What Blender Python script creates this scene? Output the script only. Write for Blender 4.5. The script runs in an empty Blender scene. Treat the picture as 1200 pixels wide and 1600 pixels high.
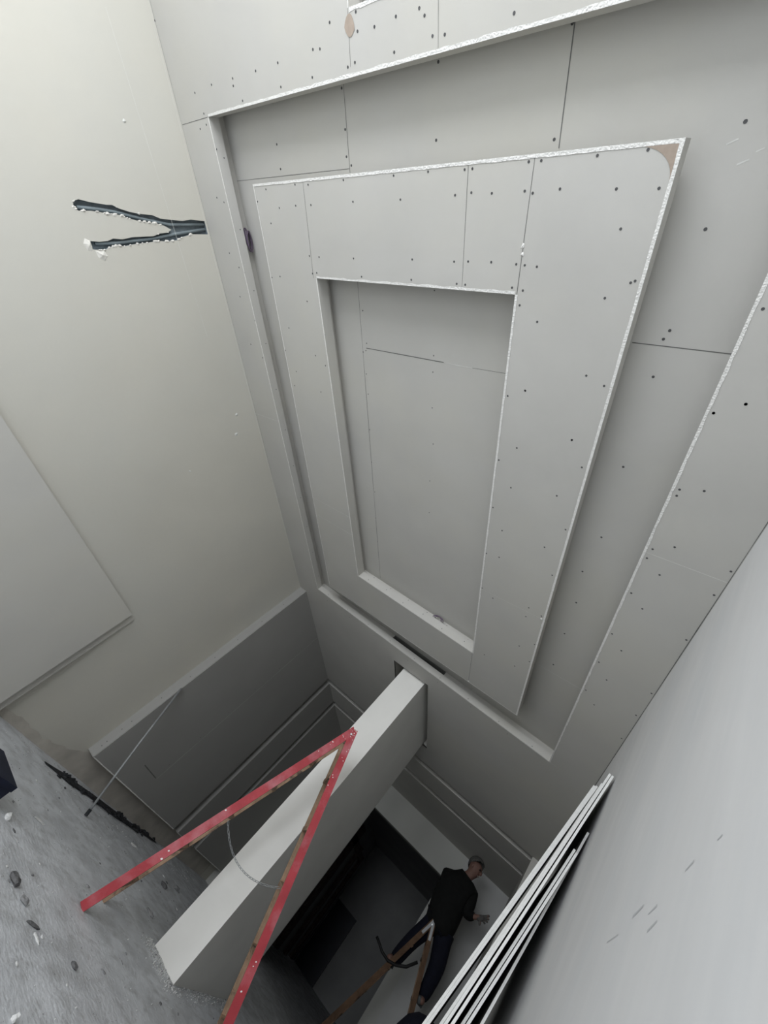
import bpy, bmesh, math, random
from mathutils import Vector, Matrix
random.seed(7)
SC = bpy.context.scene
COL = SC.collection

# ------------------------------------------------------------------ camera
cam_d = bpy.data.cameras.new('camera')
cam_d.sensor_width = 36.0
cam_d.sensor_fit = 'AUTO'
cam_d.lens = 652.7 / 1600 * 36.0
cam_d.clip_start = 0.02
cam = bpy.data.objects.new('camera', cam_d)
COL.objects.link(cam)
rt = Vector((0.75037, 0.05305, 0.65888)); dn = Vector((0.37250, 0.78950, -0.48779)); fw = Vector((-0.54606, 0.61146, 0.57266))
cam.matrix_world = Matrix(((rt.x, -dn.x, -fw.x, 0), (rt.y, -dn.y, -fw.y, 0), (rt.z, -dn.z, -fw.z, 0), (0, 0, 0, 1)))
SC.camera = cam

# ------------------------------------------------------------------ world, daylight, exposure
SC.view_settings.view_transform = 'Standard'
SC.view_settings.look = 'None'
SC.view_settings.gamma = 1
SC.view_settings.use_curve_mapping = False
SC.view_settings.exposure = -0.07
w = bpy.data.worlds.new('sky'); SC.world = w; w.use_nodes = True
w.node_tree.nodes['Background'].inputs[0].default_value = (0.85, 0.93, 1.0, 1)
w.node_tree.nodes['Background'].inputs[1].default_value = 1.0

def area(name, loc, rot, sx, sy, power, colr):
    l = bpy.data.lights.new(name, 'AREA'); l.shape = 'RECTANGLE'; l.size = sx; l.size_y = sy
    l.energy = power; l.color = colr
    o = bpy.data.objects.new(name, l); COL.objects.link(o); o.location = loc; o.rotation_euler = rot
    return o
WIN = dict(x0=-3.1, x1=-0.1, z0=-0.80, z1=1.85, y=-2.4)
# daylight entering through the big window opening behind the camera
area('window_daylight', ((WIN['x0']+WIN['x1'])/2, WIN['y']-0.40, (WIN['z0']+WIN['z1'])/2+0.25), (math.pi/2-math.radians(18), 0, 0),
     WIN['x1']-WIN['x0'], WIN['z1']-WIN['z0'], 205, (0.915, 0.94, 1.0))

# ------------------------------------------------------------------ materials
def mat(name, c, var=0.06, scale=3.0, rough=0.85, bump=0.0, bscale=60.0, stretch=(1,1,1), spec=0.25, c2=None, c2scale=1.2, c2lo=0.5, c2hi=0.7, metal=0.0):
    m = bpy.data.materials.new(name); m.use_nodes = True
    nt = m.node_tree; N = nt.nodes; L = nt.links
    b = N['Principled BSDF']; b.inputs['Roughness'].default_value = rough
    b.inputs['Specular IOR Level'].default_value = spec
    b.inputs['Metallic'].default_value = metal
    tc = N.new('ShaderNodeTexCoord'); mp = N.new('ShaderNodeMapping'); mp.inputs['Scale'].default_value = stretch
    L.new(tc.outputs['Object'], mp.inputs['Vector'])
    n = N.new('ShaderNodeTexNoise'); n.inputs['Scale'].default_value = scale; n.inputs['Detail'].default_value = 8
    L.new(mp.outputs[0], n.inputs['Vector'])
    r = N.new('ShaderNodeValToRGB')
    r.color_ramp.elements[0].position = 0.3; r.color_ramp.elements[1].position = 0.7
    r.color_ramp.elements[0].color = (*[max(0, x*(1-var)) for x in c], 1)
    r.color_ramp.elements[1].color = (*[min(1, x*(1+var)) for x in c], 1)
    L.new(n.outputs['Fac'], r.inputs[0])
    out = r.outputs[0]
    if c2:
        n2 = N.new('ShaderNodeTexNoise'); n2.inputs['Scale'].default_value = c2scale; n2.inputs['Detail'].default_value = 10; n2.inputs['Roughness'].default_value = 0.62
        L.new(mp.outputs[0], n2.inputs['Vector'])
        r2 = N.new('ShaderNodeMapRange'); r2.inputs[1].default_value = c2lo; r2.inputs[2].default_value = c2hi
        L.new(n2.outputs['Fac'], r2.inputs[0])
        mx = N.new('ShaderNodeMix'); mx.data_type = 'RGBA'
        L.new(r2.outputs[0], mx.inputs['Factor']); L.new(out, mx.inputs['A']); mx.inputs['B'].default_value = (*c2, 1)
        out = mx.outputs['Result']
    L.new(out, b.inputs['Base Color'])
    if bump:
        nb = N.new('ShaderNodeTexNoise'); nb.inputs['Scale'].default_value = bscale; nb.inputs['Detail'].default_value = 6
        L.new(tc.outputs['Object'], nb.inputs['Vector'])
        bp = N.new('ShaderNodeBump'); bp.inputs['Strength'].default_value = bump; bp.inputs['Distance'].default_value = 0.01
        L.new(nb.outputs['Fac'], bp.inputs['Height']); L.new(bp.outputs[0], b.inputs['Normal'])
    return m

M = {}
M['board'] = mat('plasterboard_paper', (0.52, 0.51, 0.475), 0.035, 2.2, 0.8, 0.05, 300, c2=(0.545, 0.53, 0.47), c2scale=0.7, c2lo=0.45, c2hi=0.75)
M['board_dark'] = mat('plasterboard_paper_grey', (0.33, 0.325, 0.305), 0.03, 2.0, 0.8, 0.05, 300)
M['raw'] = mat('raw_gypsum_edge', (0.80, 0.79, 0.75), 0.10, 60, 0.95, 0.6, 140)
M['seam'] = mat('joint_gap', (0.16, 0.16, 0.15), 0.2, 20, 0.95)
M['seam_light'] = mat('joint_light', (0.66, 0.66, 0.62), 0.1, 20, 0.95)
M['screw'] = mat('screw_head', (0.09, 0.09, 0.09), 0.2, 50, 0.6)
M['kraft'] = mat('torn_brown_paper', (0.40, 0.33, 0.27), 0.1, 30, 0.95)
M['cream'] = mat('skim_coat_cream', (0.57, 0.55, 0.48), 0.04, 1.3, 0.7, 0.12, 14, c2=(0.55, 0.54, 0.485), c2scale=0.6, c2lo=0.4, c2hi=0.7)
M['putty'] = mat('putty_wall_grey', (0.70, 0.70, 0.69), 0.03, 3, 0.6, 0.12, 10, stretch=(1, 3.0, 0.6), c2=(0.64, 0.65, 0.65), c2scale=1.1, c2lo=0.45, c2hi=0.75)
M['white'] = mat('white_skim', (0.86, 0.85, 0.80), 0.04, 2, 0.6, 0.15, 9)
M['farwall'] = mat('far_wall_skim', (0.50, 0.505, 0.47), 0.04, 1.5, 0.8, 0.05, 30)
M['concrete'] = mat('dusty_concrete', (0.70, 0.72, 0.74), 0.16, 4.0, 0.92, 0.5, 38, stretch=(1.6, 0.9, 1), c2=(0.53, 0.54, 0.545), c2scale=7.5, c2lo=0.48, c2hi=0.68)
M['cavity'] = mat('chase_masonry', (0.20, 0.235, 0.25), 0.25, 14, 0.95, 0.8, 40)
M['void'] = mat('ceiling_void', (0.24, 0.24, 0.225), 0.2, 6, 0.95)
M['dirt'] = mat('black_damp_dirt', (0.035, 0.037, 0.04), 0.4, 25, 0.95, 0.8, 60)
M['red'] = mat('worn_red_paint', (0.38, 0.045, 0.055), 0.12, 9, 0.55, 0.15, 40, c2=(0.50, 0.20, 0.22), c2scale=5, c2lo=0.48, c2hi=0.8)
M['wood'] = mat('bare_brown_wood', (0.30, 0.20, 0.13), 0.25, 14, 0.8, 0.3, 50, c2=(0.05, 0.04, 0.035), c2scale=6, c2lo=0.55, c2hi=0.65)
M['wood_old'] = mat('old_orange_wood', (0.12, 0.07, 0.04), 0.3, 12, 0.75, 0.3, 50)
M['darkwood'] = mat('dark_wood_casing', (0.15, 0.115, 0.095), 0.3, 10, 0.7)
M['metal'] = mat('galvanised_metal', (0.55, 0.56, 0.56), 0.1, 20, 0.4, metal=0.8, spec=0.5)
M['pole'] = mat('dull_grey_pole', (0.30, 0.31, 0.31), 0.2, 12, 0.5, metal=0.3)
M['spat'] = mat('white_paint_spatter', (0.80, 0.78, 0.76), 0.05, 9, 0.8)
M['wire'] = mat('purple_grey_wire', (0.13, 0.10, 0.14), 0.2, 30, 0.5)
M['conduit'] = mat('grey_conduit', (0.19, 0.225, 0.235), 0.12, 12, 0.6)
M['chip'] = mat('plaster_chip', (0.66, 0.66, 0.64), 0.12, 20, 0.95, 0.5, 60)
M['stone'] = mat('dark_mortar_lump', (0.13, 0.13, 0.13), 0.3, 20, 0.95, 0.6, 50)
M['midstone'] = mat('grey_mortar_lump', (0.27, 0.27, 0.27), 0.25, 20, 0.95, 0.6, 50)
M['navy'] = mat('dark_navy_plastic', (0.012, 0.016, 0.035), 0.2, 10, 0.6)
M['bluedoor'] = mat('dark_blue_black_panel', (0.012, 0.016, 0.028), 0.3, 4, 0.4, spec=0.4)
M['jacket'] = mat('black_jacket_cloth', (0.007, 0.0075, 0.007), 0.2, 20, 0.9, 0.3, 40)
M['trousers'] = mat('navy_trouser_cloth', (0.007, 0.008, 0.016), 0.2, 20, 0.9, 0.3, 40)
M['skin'] = mat('skin', (0.20, 0.115, 0.09), 0.06, 14, 0.55)
M['hair'] = mat('grey_hair', (0.10, 0.098, 0.09), 0.3, 60, 0.9, 0.6, 90)
M['shoe'] = mat('grey_canvas_shoe', (0.10, 0.11, 0.11), 0.2, 30, 0.9)
M['glove'] = mat('grey_work_glove', (0.10, 0.097, 0.09), 0.1, 30, 0.9)
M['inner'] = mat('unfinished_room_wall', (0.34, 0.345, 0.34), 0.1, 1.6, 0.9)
M['rubber'] = mat('black_rubber', (0.015, 0.015, 0.015), 0.1, 20, 0.6)

# ------------------------------------------------------------------ helpers
class MB:
    def __init__(s): s.v = []; s.f = []; s.m = []; s.smooth = False
    def face(s, pts, m=0):
        i = len(s.v); s.v += [tuple(p) for p in pts]; s.f.append(tuple(range(i, i+len(pts)))); s.m.append(m)
    def quadface(s, a, b, c, d, m=0): s.face((a, b, c, d), m)
    def box(s, x0, x1, y0, y1, z0, z1, m=0, mm=None):
        P = lambda x, y, z: (x, y, z)
        mm = mm or {}
        s.face((P(x0,y0,z0),P(x0,y1,z0),P(x1,y1,z0),P(x1,y0,z0)), mm.get('-z', m))
        s.face((P(x0,y0,z1),P(x1,y0,z1),P(x1,y1,z1),P(x0,y1,z1)), mm.get('+z', m))
        s.face((P(x0,y0,z0),P(x1,y0,z0),P(x1,y0,z1),P(x0,y0,z1)), mm.get('-y', m))
        s.face((P(x0,y1,z0),P(x0,y1,z1),P(x1,y1,z1),P(x1,y1,z0)), mm.get('+y', m))
        s.face((P(x0,y0,z0),P(x0,y0,z1),P(x0,y1,z1),P(x0,y1,z0)), mm.get('-x', m))
        s.face((P(x1,y0,z0),P(x1,y1,z0),P(x1,y1,z1),P(x1,y0,z1)), mm.get('+x', m))
    def bar(s, p, q, u, hu, hv, m=0, mm=None):
        """box from p to q; u = direction of first half width hu; second is the cross direction"""
        p = Vector(p); q = Vector(q); d = (q-p).normalized(); u = Vector(u); u = (u-d*u.dot(d)).normalized(); v = d.cross(u)
        c = [[e+u*a*hu+v*b*hv for a, b in ((-1,-1),(1,-1),(1,1),(-1,1))] for e in (p, q)]
        mm = mm or {}
        names = ('-v', '+u', '+v', '-u')
        for i in range(4):
            j = (i+1) % 4
            s.face((c[0][i], c[0][j], c[1][j], c[1][i]), mm.get(names[i], m))
        s.face(c[0][::-1], m); s.face(c[1], m)
    def tube(s, pts, r, n=8, m=0, closed=False):
        pts = [Vector(p) for p in pts]; K = len(pts); rings = []
        prev = None
        for i, p in enumerate(pts):
            a = pts[(i-1) % K] if (closed or i > 0) else p
            b = pts[(i+1) % K] if (closed or i < K-1) else p
            d = (b-a).normalized()
            if prev is None:
                u = d.orthogonal().normalized()
            else:
                u = (prev-d*prev.dot(d)).normalized()
            prev = u; v = d.cross(u)
            rr = r[i] if isinstance(r, (list, tuple)) else r
            rings.append([p+(u*math.cos(2*math.pi*k/n)+v*math.sin(2*math.pi*k/n))*rr for k in range(n)])
        base = len(s.v)
        for R_ in rings: s.v += [tuple(x) for x in R_]
        for i in range(K if closed else K-1):
            for k in range(n):
                a = base+i*n+k; b = base+i*n+(k+1) % n; j = (i+1) % K
                s.f.append((a, b, base+j*n+(k+1) % n, base+j*n+k)); s.m.append(m)
        if not closed:
            s.f.append(tuple(base+k for k in range(n))[::-1]); s.m.append(m)
            s.f.append(tuple(base+(K-1)*n+k for k in range(n))); s.m.append(m)
    def disc(s, c, nrm, r, m=0, n=10, thick=0.0008, sx=1.0):
        c = Vector(c); nrm = Vector(nrm).normalized(); u = nrm.orthogonal().normalized(); v = nrm.cross(u)
        ring = [c+(u*math.cos(2*math.pi*k/n)*sx+v*math.sin(2*math.pi*k/n))*r for k in range(n)]
        top = [p+nrm*thick for p in ring]
        s.face(top, m)
        for k in range(n): s.face((ring[k], ring[(k+1) % n], top[(k+1) % n], top[k]), m)
    def build(s, name, mats, parent=None, smooth=False, kind=None):
        me = bpy.data.meshes.new(name); me.from_pydata(s.v, [], s.f)
        for mm in (mats if isinstance(mats, (list, tuple)) else [mats]): me.materials.append(mm)
        for i, p in enumerate(me.polygons): p.material_index = s.m[i]; p.use_smooth = smooth
        bm = bmesh.new(); bm.from_mesh(me)
        if smooth: bmesh.ops.remove_doubles(bm, verts=bm.verts, dist=1e-5)
        bmesh.ops.recalc_face_normals(bm, faces=bm.faces); bm.to_mesh(me); bm.free()
        o = bpy.data.objects.new(name, me); COL.objects.link(o)
        if parent: o.parent = parent
        if kind: o['kind'] = kind
        return o

def tag(o, label, cat, group=None, kind=None):
    o['label'] = label; o['category'] = cat
    if group: o['group'] = group
    if kind: o['kind'] = kind
    return o

def empty(name, loc=(0,0,0)):
    o = bpy.data.objects.new(name, None); COL.objects.link(o); o.location = loc; o.empty_display_size = 0.1
    return o
def child(o, parent):
    """parent a mesh built in world coordinates under an empty standing at its base"""
    o.parent = parent
    o.data.transform(Matrix.Translation(-Vector(parent.location)))
    return o
def copy_tree(o, parent=None):
    c = o.copy(); COL.objects.link(c); c.parent = parent
    for ch in list(o.children): copy_tree(ch, c)
    return c

def holed(mb, outer, holes, f3, m=0):
    """flat polygon with holes; f3 maps 2D to 3D"""
    bm = bmesh.new(); edges = []
    for loop in [outer]+holes:
        vs = [bm.verts.new((p[0], p[1], 0)) for p in loop]
        for i in range(len(vs)): edges.append(bm.edges.new((vs[i], vs[(i+1) % len(vs)])))
    r = bmesh.ops.triangle_fill(bm, use_beauty=True, use_dissolve=False, edges=edges)
    bm.faces.ensure_lookup_table()
    for fc in bm.faces:
        mb.face([f3(v.co.x, v.co.y) for v in fc.verts], m)
    bm.free()

def ragged(mb, a, b, wdt, side, m, jit=0.0015, step=0.05, lift=(0,0,-0.001), thick=0.0):
    """thin raw edge strip with a slightly broken inner border; side = unit vector towards the strip"""
    a = Vector(a); b = Vector(b); side = Vector(side); n = max(2, int((b-a).length/step)); lf = Vector(lift)
    P = []; Q = []
    for i in range(n+1):
        p = a.lerp(b, i/n)+lf
        P.append(p); Q.append(p+side*(wdt+random.uniform(-jit, jit)))
    for i in range(n): mb.face((P[i], P[i+1], Q[i+1], Q[i]), m)

def seam(mb, p, q, nrm, wd, m):
    """narrow joint between boards, 0.6 mm proud of the surface so that it reads as a line"""
    p = Vector(p); q = Vector(q); n = Vector(nrm).normalized(); d = (q-p).normalized(); s_ = d.cross(n)*wd/2; l = n*0.0006
    k = max(1, int((q-p).length/0.25)); pts = [p.lerp(q, i/k) for i in range(k+1)]
    ww = [random.uniform(0.5, 1.35) for _ in pts]
    for i in range(k): mb.face((pts[i]-s_*ww[i]+l, pts[i+1]-s_*ww[i+1]+l, pts[i+1]+s_*ww[i+1]+l, pts[i]+s_*ww[i]+l), m)

ZC = 2.0; ZF = -0.92; XL = -3.56; XR = 0.266; XP = -3.44; XRP = 0.142; YB = WIN['y']; YF = 8.5
G1 = (6.35, 6.50); G2 = (7.08, 7.21)

# ------------------------------------------------------------------ floor
mb = MB()
NX, NY = 60, 150
fx0, fx1, fy0, fy1 = -4.0, 1.7, -3.4, 14.6
def fz(x, y):
    return ZF+0.003*math.sin(3.1*x+1.7*y)+0.002*math.sin(7.3*x-5.1*y)
idx = {}
for i in range(NX+1):
    for j in range(NY+1):
        x = fx0+(fx1-fx0)*i/NX; y = fy0+(fy1-fy0)*j/NY
        idx[i, j] = len(mb.v); mb.v.append((x, y, fz(x, y)))
for i in range(NX):
    for j in range(NY):
        mb.f.append((idx[i, j], idx[i+1, j], idx[i+1, j+1], idx[i, j+1])); mb.m.append(0)
floor = mb.build('floor', M['concrete'], smooth=True, kind='structure')

# ------------------------------------------------------------------ left wall with the forked chase
V = [(-0.042,1.147),(-0.048,1.181),(-0.031,1.238),(-0.020,1.292),(-0.012,1.331),(-0.009,1.368),(0.011,1.400),(0.034,1.463),(0.050,1.531),(0.060,1.604),(0.084,1.655),(0.094,1.712),(0.109,1.813),(0.106,1.880),(0.123,1.987),(0.207,1.987),(0.194,1.859),(0.205,1.777),(0.220,1.728),(0.219,1.654),(0.210,1.584),(0.213,1.523),(0.213,1.464),(0.213,1.406),(0.218,1.348),(0.208,1.305),(0.213,1.253),(0.225,1.217),(0.215,1.152),(0.197,1.139),(0.168,1.152),(0.177,1.203),(0.178,1.256),(0.168,1.296),(0.178,1.355),(0.172,1.423),(0.176,1.498),(0.180,1.566),(0.168,1.622),(0.169,1.673),(0.154,1.710),(0.127,1.668),(0.106,1.606),(0.096,1.551),(0.086,1.497),(0.064,1.432),(0.046,1.394),(0.036,1.327),(0.022,1.273),(0.013,1.226),(0.008,1.155),(-0.011,1.136)]
V = [(y, z) for y, z in V]
mb = MB()
holed(mb, [(YB, ZF-0.03), (YF+0.12, ZF-0.03), (YF+0.12, ZC), (YB, ZC)], [V], lambda a, b: (XL, a, b), 0)
for i in range(len(V)):
    a = V[i]; b = V[(i+1) % len(V)]
    mb.face(((XL, *a), (XL, *b), (XL-0.035, *b), (XL-0.035, *a)), 1)
mb.face([(XL-0.035, y, z) for y, z in ((-0.15, 1.05), (0.4, 1.05), (0.4, 2.0), (-0.15, 2.0))], 1)
# outer face of the masonry
mb.box(XL-0.25, XL-0.04, YB, YF+0.12, ZF-0.03, ZC+0.3, 1)
# hairline joints in the skim coat along the ceiling
for y0, z0, y1, z1 in ((-0.9, 1.72, 0.9, 1.74), (-0.85, 1.985, 3.9, 1.99)):
    seam(mb, (XL, y0, z0), (XL, y1, z1), (1, 0, 0), 0.002, 2)
for y, z, r in ((1.62, 1.80, .018), (1.80, 1.74, .022), (1.95, 1.2, .010), (-0.42, 1.62, .012)):
    ring = [(XL+0.001, y+r*math.cos(t)*random.uniform(.6, 1.1), z+r*math.sin(t)*random.uniform(.6, 1.1)) for t in [2*math.pi*k/9 for k in range(9)]]
    for k in range(9): mb.face((ring[k], ring[(k+1) % 9], (XL+0.006, y, z)), 2)
wall_left = mb.build('wall_left', [M['cream'], M['cavity'], M['seam_light']], kind='structure')
# torn plaster rim of the chase
mb = MB()
for i in range(len(V)):
    a = Vector((XL, *V[i])); b = Vector((XL, *V[(i+1) % len(V)]))
    low = 15 <= i <= 27 or i >= 41
    if a.z > 1.93 or b.z > 1.93: continue
    for k in range(2 if low else (1 if random.random() < .25 else 0)):
        p = a.lerp(b, random.random()); r = random.uniform(0.004, 0.009)*(1.2 if low else 0.8)
        n = 6; ring = [p+Vector((0.001, math.cos(2*math.pi*t/n)*r*random.uniform(.6, 1.3), math.sin(2*math.pi*t/n)*r*random.uniform(.8, 2.0))) for t in range(n)]
        tip = p+Vector((random.uniform(0.003, 0.008), random.uniform(-.003, .003), random.uniform(-.004, .004)))
        for t in range(n): mb.face((ring[t], ring[(t+1) % n], tip))
# the bulging crumb of filler under the lower branch
B = [(0.222,1.157),(0.229,1.215),(0.261,1.223),(0.286,1.195),(0.266,1.163)]
c = Vector((XL+0.012, 0.25, 1.19))
for i in range(5): mb.face(((XL, *B[i]), (XL, *B[(i+1) % 5]), c))
c = Vector((XL+0.010, 0.185, 1.14))
B = [(0.150,1.125),(0.165,1.152),(0.200,1.150),(0.226,1.142),(0.215,1.115),(0.178,1.105)]
for i in range(6): mb.face(((XL, *B[i]), (XL, *B[(i+1) % 6]), c))
rim = mb.build('torn_plaster_rim', mat('torn_skim', (0.70, 0.68, 0.62), 0.12, 30, 0.95, 0.4, 60), wall_left)

# built-out boarded sections of the left wall, separated by two light slots
def leftpanel(y0, y1, near_strip):
    mb = MB(); z0 = -0.70
    mb.box(XL, XP, y0, y1, z0, ZC, 0)
    # raw edges of the face board
    ragged(mb, (XP, y0, z0), (XP, y1, z0), 0.010, (0, 0, 1), 1, lift=(0.0008, 0, 0))
    ragged(mb, (XP, y0, z0), (XP, y0, ZC), 0.007, (0, 1, 0), 1, jit=0.001, lift=(0.0008, 0, 0))
    return mb
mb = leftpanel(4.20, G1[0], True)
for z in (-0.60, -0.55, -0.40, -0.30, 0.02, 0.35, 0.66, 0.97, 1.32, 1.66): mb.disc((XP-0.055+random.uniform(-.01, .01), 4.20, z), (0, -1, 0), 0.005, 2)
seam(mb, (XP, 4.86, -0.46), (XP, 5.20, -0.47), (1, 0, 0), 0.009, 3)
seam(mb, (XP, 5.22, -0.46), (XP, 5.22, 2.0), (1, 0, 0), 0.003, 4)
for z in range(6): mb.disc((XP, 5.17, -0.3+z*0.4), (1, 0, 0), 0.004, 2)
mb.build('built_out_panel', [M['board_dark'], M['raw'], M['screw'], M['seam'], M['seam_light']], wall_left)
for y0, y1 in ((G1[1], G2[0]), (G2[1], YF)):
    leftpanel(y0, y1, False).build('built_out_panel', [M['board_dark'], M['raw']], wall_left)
mb = MB()
for g in (G1, G2): mb.box(XL+0.002, XL+0.045, g[0], g[1], -0.70, ZC, 0)
mb.build('slot_backing', [M['board_dark']], wall_left)
mb = MB(); fp = [(1.9, -.905), (2.4, -.87), (2.9, -.885), (3.3, -.84), (3.7, -.85), (4.0, -.80), (4.3, -.69), (5.2, -.69), (6.3, -.69), (YF, -.69)]  # brown stained wall foot; its colour also carries painted shade below the panel
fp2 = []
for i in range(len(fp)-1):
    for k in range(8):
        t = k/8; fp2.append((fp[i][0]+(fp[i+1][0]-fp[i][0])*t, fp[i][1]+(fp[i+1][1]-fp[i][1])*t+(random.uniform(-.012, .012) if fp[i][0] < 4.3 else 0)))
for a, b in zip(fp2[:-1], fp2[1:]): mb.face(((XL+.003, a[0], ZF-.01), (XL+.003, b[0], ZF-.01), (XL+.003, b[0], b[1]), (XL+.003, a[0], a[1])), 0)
mb.build('shaded_bare_wall_foot', [mat('bare_render_brown_shade', (0.485, 0.455, 0.40), 0.15, 6, 0.95, 0.3, 30)], wall_left)

# ------------------------------------------------------------------ right wall
mb = MB()
mb.box(XR, XR+0.2, YB, YF+0.12, ZF-0.03, ZC+0.3, 0)
wall_right = mb.build('wall_right', [M['putty']], kind='structure')
mb = MB()
for (y, z, dy, dz, wd) in ((1.43, 0.50, 0.07, 0.012, 0.006), (1.30, 0.48, 0.05, 0.010, 0.005), (1.12, 0.53, 0.04, 0.010, 0.007), (1.62, 0.47, 0.10, 0.004, 0.003), (1.27, 0.44, 0.05, 0.012, 0.006), (0.98, 0.55, 0.02, 0.004, 0.004)):
    seam(mb, (XR, y, z), (XR, y-dy, z+dz), (-1, 0, 0), wd, 0)
mb.build('scuff_marks', [mat('scuff_grey', (0.50, 0.505, 0.505), 0.1)], wall_right)
# boarded build-out at the far end of the right wall
mb = MB()
mb.box(XRP, XR, 6.33, YF, ZF+0.2, ZC, 0)
for z in (0.6, 1.0, 1.4, 1.75): mb.disc(((XRP+XR)/2, 6.33, z), (0, -1, 0), 0.007, 1)
mb.build('built_out_panel', [M['board'], M['screw']], wall_right)

# ------------------------------------------------------------------ ceiling: lower margin level with openings
T = [(-3.205, -0.416), (-3.148, 3.955), (-0.100, 4.077), (-0.095, -0.416)]          # tray opening
T2 = [(-1.915, -2.2), (-1.915, -0.627), (-0.095, -0.611), (-0.095, -2.2)]            # next tray towards the window
CUT = [(-1.905, 4.300), (-1.905, 5.84), (-1.420, 5.84), (-1.423, 4.300)]             # cut-out round the partition
I = [(-2.870, -0.066), (-2.884, 3.712), (-0.460, 3.720), (-0.454, -0.078)]           # hanging island outline
H = [(-2.366, 0.436), (-2.338, 3.188), (-0.956, 3.246), (-0.976, 0.420)]             # recess in the island
mb = MB()
holed(mb, [(XL, YB), (XL, G1[0]), (XR, G1[0]), (XR, YB)], [T, T2, CUT], lambda a, b: (a, b, ZC), 0)
mb.box(XL, XR, G1[1], G2[0], ZC, ZC+0.10, 0)
mb.box(XL, XR, G2[1], YF+0.12, ZC, ZC+0.10, 0)
mb.box(XL, XR, G1[0], YF, ZC+0.10, ZC+0.14, 0)                    # bottoms of the two slots
mb.face(((XL, G1[0], ZC), (XR, G1[0], ZC), (XR, G1[0], ZC+0.10), (XL, G1[0], ZC+0.10)), 0)
mb.box(XL-0.2, XR+0.2, YB-0.1, YF+0.2, ZC+0.42, ZC+0.5, 0)         # slab above
for a, b in (((-1.922, -0.626), (-1.929, -0.449)), ((-1.441, -0.59), (-1.437, -0.43)), ((-3.547, -0.413), (-3.212, -0.416))):
    seam(mb, (*a, ZC), (*b, ZC), (0, 0, -1), 0.003, 2)
for a, b in (((-3.56, 1.685), (-3.20, 1.667)), ((-3.44, 5.09), (-1.92, 5.07)), ((-1.41, 5.2), (0.14, 5.19)), ((-0.09, 4.078), (-0.02, 4.076)), ((-0.088, 1.535), (0.262, 1.529))):
    seam(mb, (*a, ZC), (*b, ZC), (0, 0, -1), 0.0025, 3)
seam(mb, (0.262, 0.3, ZC), (0.262, 4.6, ZC), (0, 0, -1), 0.004, 2)
seam(mb, (-3.553, -1.4, ZC), (-3.553, 2.4, ZC), (0, 0, -1), 0.0015, 2)
MG = [(-2.041,-0.606),(-2.171,-0.543),(-2.122,-0.537),(-2.447,-0.540),(-2.643,-0.539),(-2.867,-0.541),(-2.875,-0.512),(-3.094,-0.545),(-3.298,-0.536),(-2.450,-0.452),(-2.197,-0.453),(-1.947,-0.452),(-1.900,-0.460),(-1.875,-0.607),(-1.872,-0.550),(-1.772,-0.546),(-2.812,-0.443),(-3.250,-0.436),(-3.560,-0.487),(-3.564,-0.655),(-3.556,-0.882),(-3.335,-0.372),(-3.251,-0.384),(-3.569,-0.337),(-3.196,-0.260),(-3.569,0.014),(-3.332,-0.011),(-3.254,0.017),(-3.204,0.047),(-3.571,0.400),(-3.342,0.325),(-3.255,0.416),(-3.339,0.624),(-3.197,0.449),(-3.347,0.994),(-3.564,0.811),(-3.565,1.182),(-3.200,0.788),(-3.211,1.085),(-1.532,-0.553),(-1.652,-0.553),(-1.506,-0.529),(-1.466,-0.468),(-1.407,-0.462),(-1.666,-0.455),(-1.113,-0.463),(-0.066,0.392),(0.012,0.715),(-0.070,0.772),(0.012,0.714),(-0.070,0.772),(-0.066,1.139),(-0.066,1.173),(0.019,1.111),(0.015,1.444),(-0.064,1.502),(-0.070,1.568),(0.011,1.639),(0.248,1.462),(-0.068,1.834),(0.010,1.908),(0.243,1.627),(-0.070,2.204),(0.010,2.302),(0.247,1.981),(-0.071,2.506),(0.010,2.631),(-0.072,2.851),(0.010,2.953),(0.246,2.525),(0.240,2.804),(0.242,3.132)]
for x, y in MG:
    if x > -3.56: mb.disc((x, y, ZC), (0, 0, -1), 0.0055, 4)
for x in (-3.0, -2.6, -2.2, -1.7, -1.3, -0.9, -0.5):
    mb.disc((x, 4.03+0.02*x+0.1, ZC), (0, 0, -1), 0.004, 4)
# raw edges of the upright boards, flush with the face
rawmb = MB()
def rim_strip(loop, wdt, jits, inward=True, z=ZC):
    cx = sum(p[0] for p in loop)/4; cy = sum(p[1] for p in loop)/4
    for i in range(4):
        a = Vector((*loop[i], z)); b = Vector((*loop[(i+1) % 4], z)); d = (b-a).normalized(); s_ = Vector((-d.y, d.x, 0))
        if (Vector((cx, cy, z))-a).dot(s_) < 0: s_ = -s_
        if not inward: s_ = -s_
        ragged(rawmb, a, b, wdt[i], s_, 0, jit=jits[i], step=0.035, lift=(0, 0, -0.0009-0.0002*i))
rim_strip(T, (0.009, 0.006, 0.012, 0.013), (0.0006, 0.0008, 0.0022, 0.002), inward=False)
rim_strip(T2, (0.006, 0.013, 0.006, 0.006), (0.0006, 0.002, 0.001, 0.001), inward=False)
ceiling = mb.build('ceiling', [M['board'], M['void'], M['seam'], M['seam_light'], M['screw']], kind='structure')
rawmb.build('raw_board_edges', [M['raw']], ceiling)
# torn brown patch at the joint near the next tray
mb = MB(); n = 14
mb.face([(-1.925+0.030*math.cos(2*math.pi*k/n)*random.uniform(.8, 1.1)+0.008, -0.575+0.035*math.sin(2*math.pi*k/n), ZC-0.0016) for k in range(n)])
mb.build('torn_paper_patch', M['kraft'], ceiling)

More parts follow.
